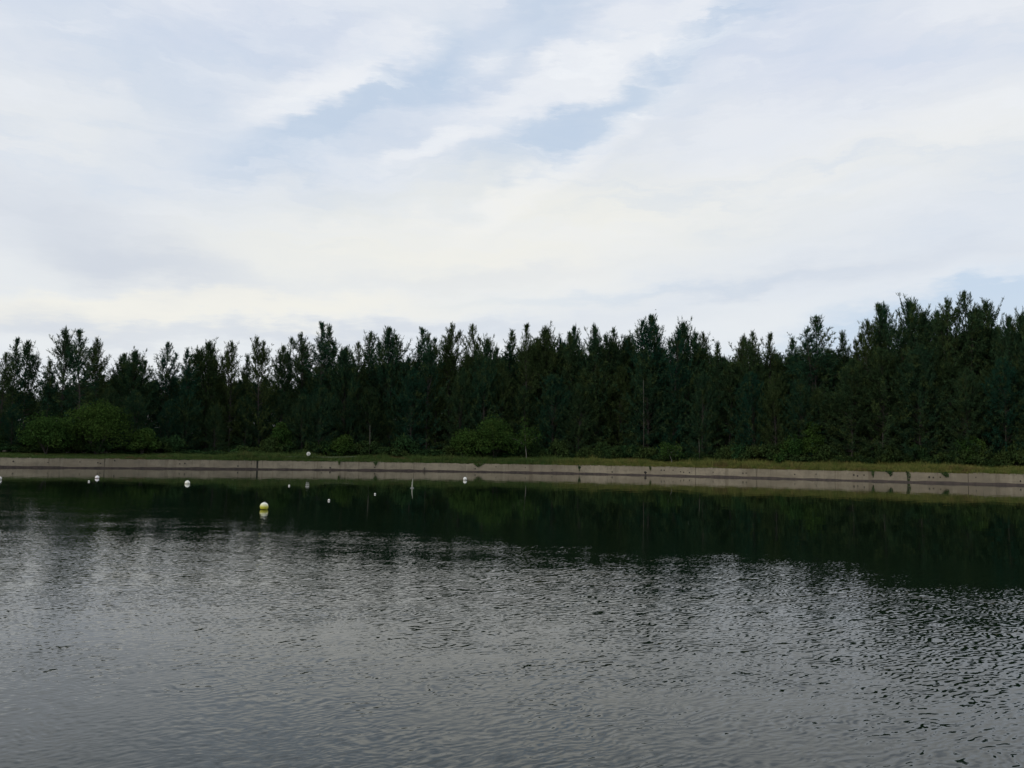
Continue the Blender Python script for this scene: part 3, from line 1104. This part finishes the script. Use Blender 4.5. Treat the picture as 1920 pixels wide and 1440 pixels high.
sapling(986, 781, 865, 4.2, 30, 'white-stemmed sapling with a thin open crown near the middle of the wall', .5, 1, 95)
sapling(1256, 820, 866, 3.6, 20, 'small crooked green sapling with pale trunk standing in yellow grass', .9, 2, 55)
sapling(1462, 849, 868, 4.0, 10, 'tiny round shrub-like sapling standing on the grass edge', .1, 3, 30)
sapling(438, 840, 862, 4.0, 12, 'tiny twiggy sapling in brownish grass left of the wide wall joint', .1, 4, 9)
sapling(694, 797, 850, 7.0, 4, 'thin pale bare trunk left of the leaning stake', 0, 5, 0, True)
sapling(1207, 712, 850, 8.0, 4, 'tall thin pale bare trunk left of the small crooked sapling', 0, 6, 0, True)
sapling(1311, 822, 850, 6.5, 4, 'short pale bare trunk right of the small crooked sapling', 0, 7, 0, True)

# ------------------------------------------------------------------ sign, rope, stake, buoys, bird
M_WHITE = plain('weathered_white_paint', (.78, .77, .72, 1), .45, .08, 4)
M_GREYP = plain('grey_print', (.30, .31, .31, 1), .5, .1, 4)
M_METAL = plain('galvanised_post', (.30, .30, .27, 1), .45, .1, 5)
M_ROPE = plain('pale_rope', (.26, .27, .20, 1), .9, .1, 5)
M_DARKB = plain('dark_waterline_growth', (.02, .02, .014, 1), .7, .2, 6)

p = at_depth(578.5, 851, float(shore(at_depth(578.5, 851, 150).x)) + .9)
gz = ground_at(p.x, p.y)
sg = empty('round_sign', (p.x, p.y, gz), 'round white sign disc on thin posts above the wall at left centre', 'sign')
R_ = .36
mb = MB()
n = 32
for yy in (-.03, .03):
    for k in range(n):
        a = 2 * math.pi * k / n
        mb.v.append((math.cos(a) * R_, yy, p.z - gz + math.sin(a) * R_))
mb.f.append(tuple(range(n)))
mb.f.append(tuple(range(n, 2 * n))[::-1])
for k in range(n):
    mb.f.append((k, k + n, (k + 1) % n + n, (k + 1) % n))
mb.build('disc', M_WHITE, sg)
mb = MB()
ri, ro = R_ * .22, R_ * .45
for k in range(n):
    a = 2 * math.pi * k / n
    mb.v += [(math.cos(a) * ri, -.036, p.z - gz + math.sin(a) * ri), (math.cos(a) * ro, -.036, p.z - gz + math.sin(a) * ro)]
for k in range(n):
    a, c_ = 2 * k, 2 * ((k + 1) % n)
    mb.f.append((a, a + 1, c_ + 1, c_))
mb.build('grey_ring', M_GREYP, sg)
mb = MB()
mb.tube([(-.16, .05, -.2), (-.16, .05, p.z - gz + .1)], [.028, .028], 8)
mb.build('post', M_METAL, sg)
mb = MB()
mb.tube([(.16, .05, -.2), (.16, .05, p.z - gz + .1)], [.028, .028], 8)
mb.build('post', M_METAL, sg)

# slack pale rope along the bank
pts = []
for k in range(41):
    px = 452 + (668 - 452) * k / 40
    sag = 1.2 * math.sin(math.pi * ((k % 20) / 20))
    q0 = at_depth(px, 855.2 + sag + (px - 452) * .004, 150)
    q = at_depth(px, 855.2 + sag + (px - 452) * .004, float(shore(q0.x)) + 1.0)
    pts.append(q)
mb = MB()
mb.tube(pts, [.022] * len(pts), 6)
tag(mb.build('rope_line', M_ROPE), 'thin pale rope strung along the grass on both sides of the round sign', 'rope')

# leaning stake
p = on_plane(772.6, 915.5)
top = at_depth(774.5, 897.0, p.y + .05)
st = empty('marker_stake', (p.x, p.y, 0), 'thin leaning pale stake standing in the water left of the black-banded buoy', 'stake')
dxs = top.x - p.x
mb = MB()
mb.tube([(0, 0, -.5), (0, 0, .3), (.01, 0, .5), (dxs, .0, top.z)], [.05, .05, .045, .02], 8)
mb.build('stake', M_WHITE if False else plain('pale_wood', (.42, .42, .34, 1), .8, .2, 5), st)
mb = MB()
mb.tube([(-.16, -.02, .02), (.16, .02, .03)], [.035, .035], 8)
mb.build('crosspiece', M_GREYP, st)


def paint_mat(name, top_c, bot_c, z0, z1):
    m, g, b = newmat(name)
    t = g.n('ShaderNodeTexCoord')
    X, Y, Z = g.sep(t.outputs['Object'])
    nz = g.noise(t.outputs['Object'], 7, 3, .6)
    zz = g.m('ADD', Z, g.m('MULTIPLY', g.m('SUBTRACT', nz, .5), .06))
    c = g.mix(g.rng(zz, z0, z1), bot_c, top_c)
    c = g.mix(g.m('MULTIPLY', g.rng(nz, .5, .8), .25), c, (.45, .42, .30, 1))
    g.put(b.inputs['Base Color'], c)
    b.inputs['Roughness'].default_value = .35
    return m


M_BYEL = paint_mat('yellow_white_float', (.84, .84, .76, 1), (.60, .58, .05, 1), .08, .40)
M_BPINK = paint_mat('pinkish_white_float', (.84, .80, .78, 1), (.80, .62, .60, 1), -.03, .08)
M_BWHI = paint_mat('white_float', (.72, .71, .65, 1), (.78, .76, .66, 1), -.03, .08)
M_BCRM = paint_mat('cream_float', (.84, .83, .72, 1), (.72, .70, .45, 1), -.03, .08)
M_RED = plain('red_band_paint', (.12, .015, .02, 1), .5, .1, 5)


def sphere_prof(r, zc, z0, z1, n=14):
    a0 = math.asin(max(-1, min(1, (z0 - zc) / r)))
    a1 = math.asin(max(-1, min(1, (z1 - zc) / r)))
    return [(max(r * math.cos(a0 + (a1 - a0) * i / n), .0005), zc + r * math.sin(a0 + (a1 - a0) * i / n)) for i in range(n + 1)]


def buoy(px, pyw, dia_px, vis, mat, band, label, group, parts=True):
    """vis: visible height over the diameter; the rest floats under water"""
    p = on_plane(px, pyw)
    r = dia_px * p.y / F / 2
    zc = r * (2 * vis - 1)
    e = empty('buoy', (p.x, p.y + r * .3, 0), label, 'buoy', group)
    e.rotation_euler = (rad(tr.uniform(-5, 5)), rad(tr.uniform(-5, 5)), tr.uniform(0, 6))
    mb = MB()
    mb.lathe(sphere_prof(r, zc, zc - r, zc + r, 18), 28)
    mb.build('float', mat, e, True)
    if parts:
        mb = MB()
        mb.lathe([(a * 1.015, z) for a, z in sphere_prof(r, zc, -r * .12, r * .07, 4)], 28)
        mb.build('waterline_band', band, e, True)
        mb = MB()
        mb.tube([(-.03, 0, zc + r * .97), (-.028, 0, zc + r + .045), (.028, 0, zc + r + .045), (.03, 0, zc + r * .97)], [.009] * 4, 6)
        mb.build('lifting_eye', M_GREYP, e)
    return e


gb = 'round buoys on the lake'
buoy(494, 955.3, 15.5, .84, M_BYEL, plain('algae_band', (.14, .12, .02, 1), .6, .2, 8), 'largest and nearest round buoy, white above and yellow below', gb)
buoy(350.7, 907.2, 9.4, .66, M_BCRM, plain('faint_algae_band', (.35, .33, .2, 1), .6, .2, 8), 'cream round buoy between the pinkish buoy and the yellow buoy', gb)
buoy(181.5, 897.0, 7.4, .70, M_BPINK, M_RED, 'pinkish white buoy with dark red waterline band at left', gb)
buoy(872, 900.3, 7.2, .80, M_BWHI, M_DARKB, 'white buoy with black waterline band near the wall at the middle', gb)
buoy(-1.5, 899.5, 7.5, .80, M_BWHI, M_DARKB, 'white buoy half cut off by the left edge of the photo', gb)
gs = 'tiny white floats on the lake'
buoy(166.5, 903.3, 3.4, .75, M_BWHI, M_DARKB, 'tiny white float beside the pinkish white buoy', gs, False)
buoy(542, 911.3, 3.4, .75, M_BWHI, M_DARKB, 'tiny white float left of the reflection of the round sign', gs, False)
buoy(616.7, 939.0, 4.2, .75, M_BWHI, M_DARKB, 'tiny white float to the right of the large yellow buoy', gs, False)
buoy(703, 927.0, 3.4, .75, M_BWHI, M_DARKB, 'tiny white float just left of the leaning stake', gs, False)

# bird: body, two raised wings, tail
bp_ = at_depth(1229.3, 581, 170)
bd = empty('bird', bp_, 'tiny dark bird in flight above the tallest middle tree', 'bird')
M_BIRD = plain('bird_plumage', (.20, .20, .20, 1), .8, .1, 9)
mb = MB()
mb.tube([(-.16, 0, 0), (-.12, 0, .01), (-.03, 0, .01), (.06, 0, 0), (.12, 0, .015), (.155, 0, .02), (.18, 0, .015)],
        [.01, .025, .042, .04, .026, .02, .004], 8)
mb.add([(-.14, -.012, 0), (-.14, .012, 0), (-.26, .05, 0), (-.26, -.05, 0)], [(0, 1, 2, 3)])
mb.build('body', M_BIRD, bd, True)
for sgn in (-1, 1):
    mb = MB()
    mb.add([(.06, sgn * .03, .01), (-.05, sgn * .03, .01), (-.07, sgn * .18, .08), (.05, sgn * .18, .09), (-.09, sgn * .36, .06)],
           [(0, 1, 2, 3), (3, 2, 4)] if sgn > 0 else [(3, 2, 1, 0), (4, 2, 3)])
    mb.build('wing', M_BIRD, bd)
